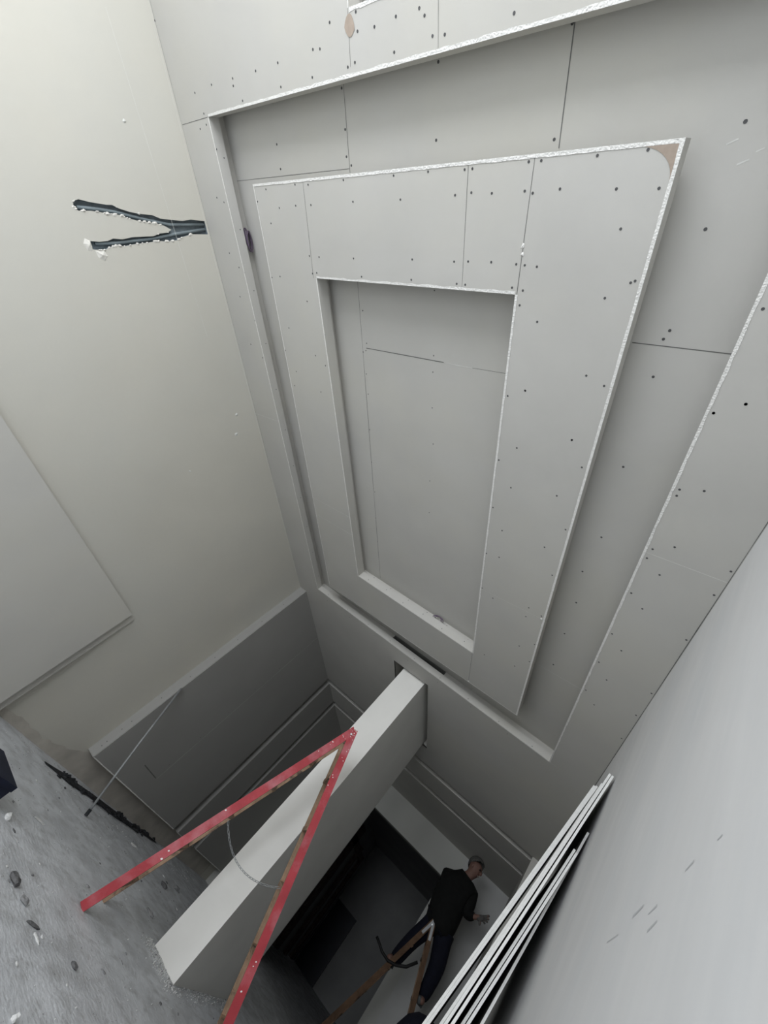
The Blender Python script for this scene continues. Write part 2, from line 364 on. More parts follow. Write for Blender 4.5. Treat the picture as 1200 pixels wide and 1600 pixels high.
# tray: upright lip, cove set back behind it, upper boards
ZT = 2.14; LIP = 0.07
def offset(loop, d):
    cx = sum(p[0] for p in loop)/4; cy = sum(p[1] for p in loop)/4
    return [(p[0]+(d if p[0] > cx else -d), p[1]+(d if p[1] > cy else -d)) for p in loop]
def cove(mb, loop, lip, back, top, openings=()):
    O = offset(loop, back)
    for i in range(4):
        a = loop[i]; b = loop[(i+1) % 4]; oa = O[i]; ob = O[(i+1) % 4]
        mb.face(((*a, ZC), (*b, ZC), (*b, ZC+lip), (*a, ZC+lip)), 0)
        mb.face(((*a, ZC+lip), (*b, ZC+lip), (*ob, ZC+lip), (*oa, ZC+lip)), 0)
        if i in openings: continue
        mb.face(((*oa, ZC+lip), (*ob, ZC+lip), (*ob, top), (*oa, top)), 0)
    return O
mb = MB()
O = cove(mb, T, LIP, 0.05, ZT, openings=(1,))
# back of the far cove with the open duct gap
a = Vector((*O[1], 0)); b = Vector((*O[2], 0))
def fb(x): t = (x-a.x)/(b.x-a.x); return a.y+(b.y-a.y)*t
D0, D1 = -1.99, -1.29
for x0, x1 in ((a.x, D0), (D1, b.x)):
    mb.face(((x0, fb(x0), ZC+LIP), (x1, fb(x1), ZC+LIP), (x1, fb(x1), ZT), (x0, fb(x0), ZT)), 0)
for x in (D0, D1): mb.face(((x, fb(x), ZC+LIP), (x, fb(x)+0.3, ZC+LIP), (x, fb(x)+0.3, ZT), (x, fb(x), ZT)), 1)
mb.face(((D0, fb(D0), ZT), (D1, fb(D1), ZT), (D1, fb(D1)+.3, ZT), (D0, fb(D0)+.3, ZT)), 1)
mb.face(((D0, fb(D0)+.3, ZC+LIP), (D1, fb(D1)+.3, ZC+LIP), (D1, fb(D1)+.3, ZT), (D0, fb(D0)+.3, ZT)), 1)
mb.face([(*p, ZT) for p in O], 0)
for p, q in (((-3.25, -0.096), (-2.129, -0.097)), ((-2.123, -0.45), (-2.126, -0.079)), ((-0.948, -0.45), (-0.935, -0.09)), ((-0.463, 0.594), (-0.05, 0.584))):
    seam(mb, (*p, ZT), (*q, ZT), (0, 0, -1), 0.004, 2)
seam(mb, (-0.44, 3.085, ZT), (-0.06, 3.07, ZT), (0, 0, -1), 0.003, 3)
TRS = [(-2.740,-0.249),(-2.741,-0.132),(-2.137,-0.260),(-2.144,-0.149),(-2.112,-0.110),(-2.138,-0.417),(-1.536,-0.420),(-1.540,-0.166),(-0.960,-0.119),(-0.956,-0.429),(-0.328,-0.108),(-0.335,0.179),(-0.337,0.528),(-0.349,0.564),(-0.339,0.723),(-0.334,1.188),(-0.321,1.659),(-0.358,1.964),(-0.333,2.243),(-0.339,2.585),(-0.342,2.980)]
for x, y in TRS: mb.disc((x, y, ZT), (0, 0, -1), 0.0062, 4)
# screws on the lip faces
for k in range(11): mb.disc((T[0][0]+(T[1][0]-T[0][0])*(k+.5)/11, T[0][1]+(T[1][1]-T[0][1])*(k+.5)/11, ZC+0.045), (1, 0, 0), 0.004, 4)
for k in range(9):
    t = (k+.5)/9; mb.disc((T[1][0]+(T[2][0]-T[1][0])*t, T[1][1]+(T[2][1]-T[1][1])*t, ZC+0.02), (0.04, -1, 0), 0.004, 4)
# white chalk rubs
for x, y, l in ((-0.36, -0.055, .03), (-0.31, 0.0, .03), (-0.27, -0.03, .02)):
    seam(mb, (x, y, ZT), (x+l, y-l*0.4, ZT), (0, 0, -1), 0.005, 3)
mb.build('tray_boards', [M['board'], M['void'], M['seam'], M['seam_light'], M['screw']], ceiling)
mb = MB(); O2 = cove(mb, T2, LIP, 0.05, ZT); mb.face([(*p, ZT) for p in O2], 0)
mb.build('tray_boards', [M['board']], ceiling)

# hanging island with its own recess
mb = MB()
holed(mb, I, [H], lambda a, b: (a, b, ZC), 0)
OI = offset(I, -0.045)
for i in range(4):
    j = (i+1) % 4
    mb.face(((*I[i], ZC), (*I[j], ZC), (*I[j], ZC+LIP), (*I[i], ZC+LIP)), 0)
    mb.face(((*I[i], ZC+LIP), (*I[j], ZC+LIP), (*OI[j], ZC+LIP), (*OI[i], ZC+LIP)), 0)
    mb.face(((*OI[i], ZC+LIP), (*OI[j], ZC+LIP), (*OI[j], ZT), (*OI[i], ZT)), 0)
# joints: (x, y) pairs
for p, q in (((-2.376, -0.062), (-2.399, 0.438)), ((-1.267, -0.066), (-1.266, 0.424)), ((-0.965, -0.07), (-0.968, 0.419)), ((-0.956, 3.25), (-0.957, 3.713))):
    seam(mb, (*p, ZC), (*q, ZC), (0, 0, -1), 0.0028, 1)
for p, q in (((-2.87, 2.405), (-2.35, 2.41)), ((-2.84, 2.62), (-2.36, 2.63)), ((-0.952, 2.417), (-0.473, 2.394))):
    seam(mb, (*p, ZC), (*q, ZC), (0, 0, -1), 0.0028, 2)
ISL = [(-2.741,-0.035),(-2.450,-0.046),(-2.333,-0.040),(-2.472,0.054),(-2.636,0.062),(-2.331,0.054),(-2.751,0.141),(-2.854,0.024),(-2.409,0.313),(-2.318,0.316),(-1.983,0.048),(-2.042,-0.047),(-2.015,0.313),(-2.855,0.460),(-2.758,0.448),(-2.402,0.411),(-2.360,0.405),(-2.500,0.584),(-2.763,0.789),(-2.365,0.784),(-2.863,0.969),(-2.498,0.949),(-2.770,1.119),(-2.401,1.006),(-2.499,1.228),(-2.827,1.247),(-1.961,0.404),(-1.285,-0.046),(-1.246,-0.047),(-1.690,-0.047),(-1.482,-0.050),(-0.989,-0.053),(-0.937,-0.053),(-1.329,0.041),(-1.244,0.035),(-1.142,0.041),(-0.991,0.039),(-0.955,0.047),(-0.844,0.038),(-1.651,0.048),(-0.725,-0.053),(-0.559,-0.056),(-0.492,0.050),(-0.633,0.046),(-0.585,0.167),(-1.580,0.302),(-1.319,0.302),(-1.239,0.298),(-1.115,0.296),(-0.989,0.299),(-0.948,0.301),(-0.891,0.304),(-1.588,0.397),(-1.298,0.397),(-1.248,0.398),(-0.996,0.393),(-0.941,0.401),(-0.947,0.463),(-0.486,0.334),(-0.500,0.341),(-0.581,0.402),(-0.850,0.524),(-0.856,0.853),(-0.579,0.722),(-0.493,0.752),(-0.573,1.048),(-0.854,0.854),(-0.946,0.903),(-0.572,1.047),(-0.851,1.184),(-0.948,1.296),(-0.492,1.179),(-0.848,1.452),(-0.579,1.395),(-0.945,1.645),(-0.861,1.795),(-0.487,1.593),(-0.577,1.780),(-0.948,2.049),(-0.852,2.029),(-0.491,1.969),(-0.582,2.353),(-0.488,2.368),(-0.851,2.449),(-0.587,2.453),(-0.946,2.404),(-0.480,2.688),(-0.584,2.801),(-0.846,3.168),(-0.483,2.910),(-0.581,3.071)]
for x, y in ISL: mb.disc((x, y, ZC), (0, 0, -1), 0.0052, 3)
for k in range(9): mb.disc((I[2][0]+0.0005, 0.1+k*0.4, ZC+0.03), (1, 0, 0), 0.004, 3)
island = mb.build('hanging_island', [M['board'], M['seam'], M['seam_light'], M['screw']], ceiling)
rawmb = MB()
rim_strip(I, (0.008, 0.009, 0.013, 0.013), (0.0005, 0.0008, 0.0012, 0.0012))
rim_strip(H, (0.009, 0.005, 0.012, 0.012), (0.0005, 0.0005, 0.0015, 0.003), inward=False)
# crushed crumbs of gypsum at two joints
for x, y in ((-0.482, 2.395), (-0.957, 3.70), (-0.966, 0.26), (-0.968, 0.23)):
    r = 0.012; n = 7
    ring = [Vector((x+r*math.cos(2*math.pi*k/n)*random.uniform(.4, 1), y+r*math.sin(2*math.pi*k/n)*random.uniform(.5, 1.2), ZC-0.001)) for k in range(n)]
    for k in range(n): rawmb.face((ring[k], ring[(k+1) % n], (x, y, ZC-0.006)))
rawmb.build('raw_board_edges', [M['raw']], island)
mb = MB()      # corner where the face board has been torn off, brown backing shows
cx, cy = -0.467, -0.066
arc = [(-0.467-0.125*math.cos(t)*1.0+0.0, -0.066+0.0+0.0) for t in (0,)]
pts = [(cx, cy), (cx-0.125, cy)]
for k in range(1, 9):
    t = math.pi/2*k/9
    pts.append((cx-0.125+0.125*math.sin(t), cy+0.10-0.10*math.cos(t)))
pts.append((cx, cy+0.10))
mb.face([(x, y, ZC-0.0011) for x, y in pts])
mb.build('torn_corner', M['kraft'], island)
# recess boards
mb = MB(); LH = 0.085; ZH = 2.134
OH = offset(H, 0.04)
for i in range(4):
    j = (i+1) % 4
    mb.face(((*H[i], ZC), (*H[j], ZC), (*H[j], ZC+LH), (*H[i], ZC+LH)), 0)
    mb.face(((*H[i], ZC+LH), (*H[j], ZC+LH), (*OH[j], ZC+LH), (*OH[i], ZC+LH)), 0)
    mb.face(((*OH[i], ZC+LH), (*OH[j], ZC+LH), (*OH[j], ZH), (*OH[i], ZH)), 0)
mb.face([(*p, ZH) for p in OH], 0)
seam(mb, (-2.131, 0.44, ZH), (-2.15, 3.2, ZH), (0, 0, -1), 0.003, 1)
seam(mb, (-2.098, 0.868, ZH), (-1.45, 0.853, ZH), (0, 0, -1), 0.006, 1)
seam(mb, (-1.50, 0.856, ZH), (-1.25, 0.850, ZH), (0, 0, -1), 0.005, 2)
seam(mb, (-1.25, 0.850, ZH), (-0.95, 0.837, ZH), (0, 0, -1), 0.002, 1)
HOS = [(-2.105,0.629),(-2.092,0.835),(-2.104,0.886),(-2.133,0.900),(-2.119,1.053),(-2.116,1.204),(-1.530,0.467),(-1.526,0.825),(-1.530,0.927),(-1.530,1.166),(-1.516,1.431)]
for x, y in HOS+[(-2.13, 1.5), (-2.14, 1.8), (-2.13, 2.1), (-2.145, 2.4), (-2.15, 2.7), (-1.54, 1.75), (-1.54, 2.05)]: mb.disc((x, y, ZH), (0, 0, -1), 0.0042, 3)
for k in range(6):
    t = (k+.5)/6
    mb.disc((H[1][0]+(H[2][0]-H[1][0])*t, H[1][1]+(H[2][1]-H[1][1])*t-0.0005, ZC+0.03+0.02*(k % 2)), (0, -1, 0), 0.004, 3)
    mb.disc((H[1][0]+(H[2][0]-H[1][0])*t, OH[1][1]+(OH[2][1]-OH[1][1])*t-0.0005, ZH-0.02), (0, -1, 0), 0.004, 3)
mb.build('recess_boards', [M['board'], M['seam'], M['seam_light'], M['screw']], island)

# cut-out round the partition: sides of the opening
mb = MB()
for i in range(4):
    a, b = CUT[i], CUT[(i+1) % 4]
    mb.face(((*a, ZC), (*b, ZC), (*b, ZC+0.4), (*a, ZC+0.4)), 1)
    mb.face(((*a, ZC), (*b, ZC), (*b, ZC+0.014), (*a, ZC+0.014)), 0)
mb.build('partition_opening', [M['raw'], M['board']], ceiling)

# ------------------------------------------------------------------ far wall with the doorway
DX0, DX1, DZ = -2.30, -0.742, 1.555
mb = MB()
def wallseg(x0, x1, z0, z1, m): mb.box(x0, x1, YF, YF+0.12, z0, z1, m)
wallseg(XL, DX0, ZF-0.03, ZC+0.14, 0)
wallseg(DX0, DX1, DZ, ZC+0.14, 0)
wallseg(DX1, -0.575, ZF-0.03, ZC+0.14, 0)
wallseg(-0.575, XR, ZF-0.03, ZC+0.14, 3)
seam(mb, (-0.6, YF, 1.62), (-0.1, YF, 1.60), (0, -1, 0), 0.004, 1)
seam(mb, (-0.42, YF, -0.35), (-0.10, YF, -0.36), (0, -1, 0), 0.010, 2)
mb.build('wall_far', [M['farwall'], M['seam_light'], M['seam'], mat('far_wall_grey_skim', (0.50, 0.505, 0.49), 0.06, 2.5, 0.8)], kind='structure')
# room beyond the doorway
mb = MB()
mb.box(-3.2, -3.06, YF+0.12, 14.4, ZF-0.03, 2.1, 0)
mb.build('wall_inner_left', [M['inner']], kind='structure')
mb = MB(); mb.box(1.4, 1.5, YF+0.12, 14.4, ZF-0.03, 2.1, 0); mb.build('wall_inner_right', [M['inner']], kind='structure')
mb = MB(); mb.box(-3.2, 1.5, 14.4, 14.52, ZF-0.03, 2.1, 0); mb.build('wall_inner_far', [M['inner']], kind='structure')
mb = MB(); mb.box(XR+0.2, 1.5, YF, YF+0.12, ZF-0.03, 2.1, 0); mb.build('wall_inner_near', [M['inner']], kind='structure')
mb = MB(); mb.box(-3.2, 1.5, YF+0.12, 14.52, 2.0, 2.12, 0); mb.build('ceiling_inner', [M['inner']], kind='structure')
# dark door leaf in the far wall of the next room, with its casing
door = empty('door_1', (-2.70, 14.38, ZF)); door['kind'] = 'structure'
mb = MB(); mb.box(-3.03, -2.40, 14.33, 14.38, ZF, 0.54, 0)
child(mb.build('door_leaf', M['bluedoor']), door)
mb = MB()
for y0, y1, x1, z1 in ((12.0, 12.35, -3.0, 1.75), (13.0, 13.2, -2.99, 1.55), (13.7, 13.9, -3.0, 1.35)):
    mb.box(-3.06, x1, y0, y1, ZF, z1, 0)
mb.box(-3.06, -3.0, 12.0, 13.9, 1.35, 1.5, 0)
mb.build('trim_1', M['darkwood'], kind='structure')

# ------------------------------------------------------------------ window wall behind the camera
mb = MB()
x0, x1, z0, z1 = WIN['x0'], WIN['x1'], WIN['z0'], WIN['z1']
mb.box(XL, x0, YB-0.2, YB, ZF-0.03, ZC+0.42, 0); mb.box(x1, XR+0.2, YB-0.2, YB, ZF-0.03, ZC+0.42, 0)
mb.box(x0, x1, YB-0.2, YB, ZF-0.03, z0, 0); mb.box(x0, x1, YB-0.2, YB, z1, ZC+0.42, 0)
mb.build('wall_near', [M['cream']], kind='structure')
mb = MB()
for xa, xb, za, zb in ((x0, x1, z0, z0+.05), (x0, x1, z1-.05, z1), (x0, x0+.05, z0, z1), (x1-.05, x1, z0, z1), ((x0+x1)/2-.03, (x0+x1)/2+.03, z0, z1)):
    mb.box(xa, xb, YB-0.14, YB-0.08, za, zb, 0)
mb.build('window_1', [M['metal']], kind='structure')

# ------------------------------------------------------------------ free-standing white partition
mb = MB()
px0, px1, py0, py1 = -1.775, -1.482, 4.356, 5.79
mb.box(px0, px1, py0, py1, ZF-0.02, 2.30, 0)
part = mb.build('partition_wall', [M['white'], M['void']])
bv = part.modifiers.new('edge', 'BEVEL'); bv.width = 0.006; bv.segments = 2
part['kind'] = 'structure'
part.name = 'wall_partition'

# ------------------------------------------------------------------ black dirty gap in the floor at the left wall
mb = MB()
pts = [(3.74, .02), (3.9, .035), (4.1, .05), (4.4, .055), (4.7, .05), (5.0, .05), (5.3, .055), (5.6, .04), (5.9, .05), (6.2, .03), (6.4, .012)]
def xc(y): return -3.345-0.06*(y-3.8)
P = [(xc(y)+wd*random.uniform(.7, 1.3), y, ZF+0.0065) for y, wd in pts]; Q = [(xc(y)-wd*random.uniform(.8, 1.3), y, ZF+0.0065) for y, wd in pts]
for i in range(len(pts)-1): mb.face((P[i], P[i+1], Q[i+1], Q[i]))
for _ in range(60):
    y = random.uniform(3.9, 6.4); x = xc(y)+random.uniform(-.09, .08); r = random.uniform(.008, .03)
    ring = [Vector((x+r*math.cos(t), y+1.8*r*math.sin(t), ZF+0.004)) for t in [2*math.pi*k/6 for k in range(6)]]
    tip = Vector((x, y, ZF+0.012+r*0.5))
    for k in range(6): mb.face((ring[k], ring[(k+1) % 6], tip))
dirt = mb.build('floor_gap', M['dirt'], floor)
mb = MB()
mb.tube([(xc(y)+0.10+0.01*math.sin(y*9), y, ZF+0.012) for y in [4.55+0.1*k for k in range(12)]], 0.006, 6)
tag(mb.build('thin_cable', M['dirt']), 'thin black cable lying on the concrete beside the dark floor gap', 'cable')

# ------------------------------------------------------------------ boards standing against the left wall
def lean_board(xb, xt, th, y0, y1, zb, zt, lab, grp, mats=None, back=False):
    mb = MB()
    P = lambda y, s, t: (xb+(xt-xb)*t+s*th, y, zb+(zt-zb)*t)
    for (q, m) in ((((y0,0,0),(y1,0,0),(y1,0,1),(y0,0,1)), 0), (((y0,1,0),(y0,1,1),(y1,1,1),(y1,1,0)), 0),
                   (((y0,0,0),(y0,0,1),(y0,1,1),(y0,1,0)), 1), (((y1,0,0),(y1,1,0),(y1,1,1),(y1,0,1)), 1),
                   (((y0,0,1),(y1,0,1),(y1,1,1),(y0,1,1)), 1), (((y0,0,0),(y0,1,0),(y1,1,0),(y1,0,0)), 1)):
        mb.face([P(*a) for a in q], m)
    o = mb.build('plasterboard_sheet', mats or [M['board'], M['raw']])
    o.data.transform(Matrix.Translation((-xb, -y0, -zb))); o.location = (xb, y0, zb)
    return tag(o, lab, 'plasterboard', grp)
lean_board(-3.500, -3.558, 0.012, 0.70, 3.09, ZF+0.006, 0.205, 'rear grey plasterboard sheet on the left wall, its edge peeking past the front sheet', 'plasterboard sheets against the left wall')
lean_board(-3.462, -3.530, 0.012, 0.60, 3.00, ZF+0.006, 0.215, 'front grey plasterboard sheet standing on its long edge against the cream left wall', 'plasterboard sheets against the left wall')

# ------------------------------------------------------------------ stack of boards leaning on the right wall
sh = [(-0.198, 0.192, 3.00, 1.520, 'outermost white-edged board of the stack leaning on the right wall, nearest the red ladder'),
      (-0.1855, 0.2045, 3.00, 1.527, 'second board from the left in the leaning stack, pressed against the outermost one'),
      (-0.130, 0.217, 2.90, 1.51, 'leaning board just behind the dark gap that follows the outer pair'),
      (-0.112, 0.230, 2.85, 1.566, 'tallest leaning board in the stack, with the highest white tip'),
      (-0.090, 0.243, 2.82, 1.548, 'leaning board touching the right wall with its top, beside the highest tip'),
      (-0.066, 0.215, 2.88, 1.085, 'left one of the two shorter boards low in the leaning stack'),
      (-0.050, 0.229, 2.88, 1.075, 'right one of the two shorter boards low in the leaning stack'),
      (0.045, 0.248, 2.95, 1.236, 'last leaning board, closest to the right wall behind a black gap')]
M['sheetedge'] = mat('board_cut_edge', (0.80, 0.80, 0.77), 0.05, 40, 0.9, 0.3, 90)
for xb, xt, y0, zt, lab in sh:
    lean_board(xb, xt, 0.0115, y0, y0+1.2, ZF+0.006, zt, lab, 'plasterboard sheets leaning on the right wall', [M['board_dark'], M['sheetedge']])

# ------------------------------------------------------------------ trestle ladders
def trestle(name, apex, axis, wdt, foot1, foot2, hw, ht, mats, tips, chain, rungs=5, dots=True):
    """A-frame wooden step ladder; rails per side lie in the plane across the hinge axis"""
    root = empty(name, (apex[0], apex[1], ZF))
    axis = Vector(axis).normalized(); ap = Vector(apex)
    for (foot, sgn) in ((Vector(foot1), 1), (Vector(foot2), -1)):
        d = (foot-ap).normalized(); other = (Vector(foot2 if sgn > 0 else foot1)-ap).normalized()
        inn = (other-d*other.dot(d)).normalized()
        for k, off in enumerate((0, wdt)):
            spread = 0.035*k
            p = ap+axis*off-d*0.045+inn*(-0.012); q = foot+axis*(off+spread)
            mb = MB()
            # u = axis (thickness), v = in-plane width
            dd = (q-p).normalized(); v = dd.cross((axis-dd*axis.dot(dd)).normalized())
            inner = '+v' if v.dot(inn) > 0 else '-v'
            mm = {inner: 1}
            mm['+u' if k == 0 else '-u'] = 1
            mb.bar(p, q, axis, ht, hw, 0, mm)
            if dots and k == 0:
                fn = -axis
                for _ in range(13):
                    t = random.random()**2*0.22; c = p.lerp(q, t)+v*random.uniform(-.7, .7)*hw+fn*(ht+0.0003)
                    mb.disc(c, fn, random.uniform(.002, .005), 2, n=7)
                for _ in range(3):
                    t = random.uniform(.3, .98); c = p.lerp(q, t)+v*random.uniform(-.7, .7)*hw+fn*(ht+0.0003)
                    mb.disc(c, fn, random.uniform(.002, .006), 2, n=7, sx=1.5)
            o = child(mb.build('rail', mats), root)
            b_ = o.modifiers.new('soft', 'BEVEL'); b_.width = 0.004; b_.segments = 2; b_.limit_method = 'ANGLE'
            if tips and k == 0:
                mt = MB(); mt.bar(p-dd*0.005, p.lerp(q, 0.10), axis, ht+0.003, hw*0.55)
                tp = child(mt.build('metal_tip', M['pole']), root); tp.parent = o
        for r in range(rungs):
            t = 0.17+0.18*r
            a = ap.lerp(foot, t)+axis*0.0; b = ap.lerp(foot, t)+axis*(wdt+0.035*t)
            mb = MB(); mb.bar(a, b, d, 0.014, 0.026, 0)
            child(mb.build('rung', [mats[1]]), root)
    # hinge bolt and plates
    mb = MB()
    mb.tube([ap-axis*(ht+0.012), ap+axis*(wdt+ht+0.012)], 0.008, 10)
    child(mb.build('hinge_rod', M['metal']), root)
    if chain:
        a, b, sag = Vector(chain[0]), Vector(chain[1]), chain[2]
        L_ = 26; mb = MB(); cp = []
        for i in range(L_+1):
            t = i/L_; p = a.lerp(b, t); p.z -= sag*4*t*(1-t); cp.append(p)
        for i in range(L_):
            p, q = cp[i], cp[i+1]; d = (q-p).normalized(); u = d.orthogonal().normalized(); v = d.cross(u)
            if i % 2: u, v = v, u
            c = (p+q)/2; ln = (q-p).length*0.72
            mb.tube([c+d*math.cos(t)*ln+u*math.sin(t)*0.0062 for t in [2*math.pi*k/10 for k in range(10)]], 0.0015, 5, closed=True)
        child(mb.build('spreader_chain', M['pole'], smooth=True), root)
    return root

AX = Vector((-0.37, 0.929, 0))
red = trestle('step_ladder', (-1.385, 3.497, 0.885), AX, 0.40, (-1.849, 3.313, ZF+0.004), (-0.789, 3.733, ZF+0.004), 0.028, 0.016,
              [M['red'], M['wood'], M['spat']], False, ((-1.60, 3.42, -0.10), (-1.10, 3.615, -0.085), 0.10))
tag(red, 'worn red A-frame wooden step ladder with spreader chain, before the white partition', 'ladder')
brown = trestle('step_ladder', (-0.482, 7.35, 0.875), (-0.065, 0.998, 0), 0.34, (-1.013, 7.32, ZF+0.004), (0.10, 7.38, ZF+0.004), 0.028, 0.014,
                [M['wood_old'], M['wood'], M['spat']], True, None, dots=False)
tag(brown, 'bare brown wooden step ladder with metal tips, straddled by the worker in black', 'ladder')

# ------------------------------------------------------------------ pole leaning on the wall panel
mb = MB()
mb.tube([(-2.943, 4.162, ZF+0.008), (-3.19, 4.17, -0.35), (-3.425, 4.183, 0.215)], 0.011, 10)
pole = mb.build('pole', M['pole'], smooth=True)
pole.data.transform(Matrix.Translation((2.943, -4.162, -ZF))); pole.location = (-2.943, 4.162, ZF)
tag(pole, 'thin grey metal pole leaning from the concrete floor onto the wall panel edge', 'pole')
mb = MB(); mb.tube([(-2.943, 4.162, ZF+0.004), (-2.96, 4.163, ZF+0.05)], 0.016, 10)
o = mb.build('end_cap', M['dirt']); child(o, pole)

# ------------------------------------------------------------------ wires
mb = MB()
c = Vector((-3.212, 0.25, 2.106))
for k in range(6):
    tl = random.uniform(-.5, .5); r = 0.058+0.008*random.random()
    u = Vector((0.15*tl, 1, 0.25*tl)); v = Vector((-0.35+0.3*tl, 0, 0.85))
    mb.tube([c+Vector((0.006*k-0.015, 0.006*k-0.015, 0))+(u*math.cos(t)*1.0+v*math.sin(t)*0.45)*r for t in [2*math.pi*i/20 for i in range(20)]], 0.0035, 6, closed=True)
coil = mb.build('wire_coil', M['wire'], smooth=True)
tag(coil, 'small coil of purple-grey wire lying in the cove behind the left ceiling lip', 'wire')
mb = MB()
for k in range(3):
    c = Vector((-1.40+0.012*k, 3.222, 2.088))
    mb.tube([c+Vector((0.045*math.cos(t), -0.008*math.sin(t), 0.03*math.sin(t))) for t in [math.pi*i/8 for i in range(9)]], 0.0035, 6)
tag(mb.build('wire_end', M['wire'], smooth=True), 'short purple wire end looping out at the far lip of the ceiling recess', 'wire')
def wire_in_chase(pts, lab):
    mb = MB(); mb.tube([(XL-0.02, y, z) for y, z in pts], 0.011, 8)
    tag(mb.build('conduit', M['conduit'], smooth=True), lab, 'conduit', 'conduits in the wall chase')
wire_in_chase([(-0.01, 1.16), (0.008, 1.28), (0.03, 1.38), (0.06, 1.48), (0.09, 1.58), (0.125, 1.72), (0.145, 1.98)], 'grey conduit in the upper branch of the forked wall chase')
wire_in_chase([(0.185, 1.18), (0.195, 1.30), (0.195, 1.42), (0.195, 1.56), (0.185, 1.70), (0.175, 1.98)], 'grey conduit in the lower branch of the forked wall chase')

# ------------------------------------------------------------------ things beyond the ladder
mb = MB()
pts = [(-0.935, 7.318, 0.34), (-0.875, 7.318, 0.318), (-0.80, 7.318, 0.285), (-0.70, 7.318, 0.275), (-0.60, 7.318, 0.31), (-0.50, 7.318, 0.38), (-0.42, 7.318, 0.50)]
mb.tube(pts, 0.016, 8)
tag(mb.build('hose', M['rubber'], smooth=True), 'black curved hose hooked across the legs of the brown ladder', 'hose')
# tall rounded navy sack
mb = MB()
n = 24; prof = [(0.0, 0.0), (0.26, 0.0), (0.30, 0.08), (0.31, 0.4), (0.315, 0.8), (0.30, 1.0), (0.25, 1.12), (0.17, 1.20), (0.08, 1.235), (0.0, 1.24)]
rows = []
for r, z in prof:
    rows.append([(math.cos(2*math.pi*k/n)*r*(1+0.05*math.sin(3*2*math.pi*k/n+z*4)), math.sin(2*math.pi*k/n)*r*(1+0.05*math.sin(3*2*math.pi*k/n+z*4)), z) for k in range(n)])
for i in range(len(rows)-1):
    for k in range(n): mb.face((rows[i][k], rows[i][(k+1) % n], rows[i+1][(k+1) % n], rows[i+1][k]))
sack = mb.build('sack', M['trousers'], smooth=True); sack.location = (0.00, 5.9, ZF+0.008); sack.scale = (0.80, 0.80, 0.90)
tag(sack, 'rounded dark navy sack behind the leaning boards at the bottom edge', 'sack')

# small dark box at the left edge
bx = empty('toolbox', (-2.43, 2.53, ZF+0.006))
mb = MB(); mb.box(-0.20, 0.10, -0.10, 0.10, 0, 0.085); o = mb.build('body', M['navy'], bx)
b_ = o.modifiers.new('b', 'BEVEL'); b_.width = 0.012; b_.segments = 3
mb = MB(); mb.box(-0.205, 0.105, -0.105, 0.105, 0.087, 0.12); o = mb.build('lid', M['navy'], bx)
b_ = o.modifiers.new('b', 'BEVEL'); b_.width = 0.01; b_.segments = 3
tag(bx, 'dark navy plastic toolbox lying on the concrete at the left edge', 'toolbox')

# ------------------------------------------------------------------ rubble on the floor
def lump(name, x, y, sx, sy, sz, rz, m, lab, cat, grp=None):
    bm = bmesh.new(); bmesh.ops.create_icosphere(bm, subdivisions=2, radius=1)
    for v in bm.verts:
        k = 1+random.uniform(-.28, .22); v.co = Vector((v.co.x*sx*k, v.co.y*sy*k, max(v.co.z*k, -0.5)*sz))
    me = bpy.data.meshes.new(name); bm.to_mesh(me); bm.free(); me.materials.append(m)
    o = bpy.data.objects.new(name, me); COL.objects.link(o); zmin = min(v.co.z for v in me.vertices)
    o.location = (x, y, fz(x, y)-zmin); o.rotation_euler = (0, 0, rz)
    return tag(o, lab, cat, grp)
lump('mortar_lump', -1.84, 2.63, .045, .028, .02, 0.3, M['stone'], 'dark grey mortar lump, the largest on the floor near the left edge', 'rubble')
lump('mortar_lump', -1.73, 2.66, .030, .022, .014, 0.8, M['midstone'], 'dark flat mortar flake just beside the largest lump', 'rubble')
lump('plaster_ball', -2.30, 2.76, .020, .020, .02, 0, M['chip'], 'small round white plaster ball beside the dark toolbox', 'rubble')
lump('wood_splinter', -1.60, 2.67, .045, .010, .008, 1.2, M['stone'], 'dark splinter lying below the largest mortar lump', 'splinter')
lump('plaster_strip', -2.47, 3.19, .055, .012, .008, 1.3, M['chip'], 'long white plaster strip on open floor left of the pole foot', 'rubble')
lump('plaster_strip', -3.02, 5.25, .075, .018, .01, 1.4, M['chip'], 'long white plaster strip near the dark floor gap beyond the pole', 'rubble')
lump('plaster_strip', -1.53, 2.66, .035, .008, .006, 0.2, M['chip'], 'short thin white plaster strip on the floor nearest the camera side of the red ladder', 'rubble')
lump('mortar_lump', -2.62, 5.55, .05, .03, .02, 0.9, M['stone'], 'left of two dark mortar flakes under the red ladder leg', 'rubble')
lump('mortar_lump', -2.72, 6.05, .06, .03, .02, 1.1, M['midstone'], 'right of two dark mortar flakes under the red ladder leg', 'rubble')
lump('mortar_lump', -2.10, 4.62, .05, .02, .014, 0.1, M['midstone'], 'flat grey mortar flake on the floor left of the white partition foot', 'rubble')
lump('plaster_chunk', -1.15, 2.31, .012, .008, .016, 0.4, M['chip'], 'upright white plaster chunk at the bottom edge of the floor', 'rubble')
lump('mortar_lump', -1.43, 2.93, .022, .014, .012, 0.4, M['stone'], 'small dark stone on the floor in front of the red ladder foot', 'rubble')
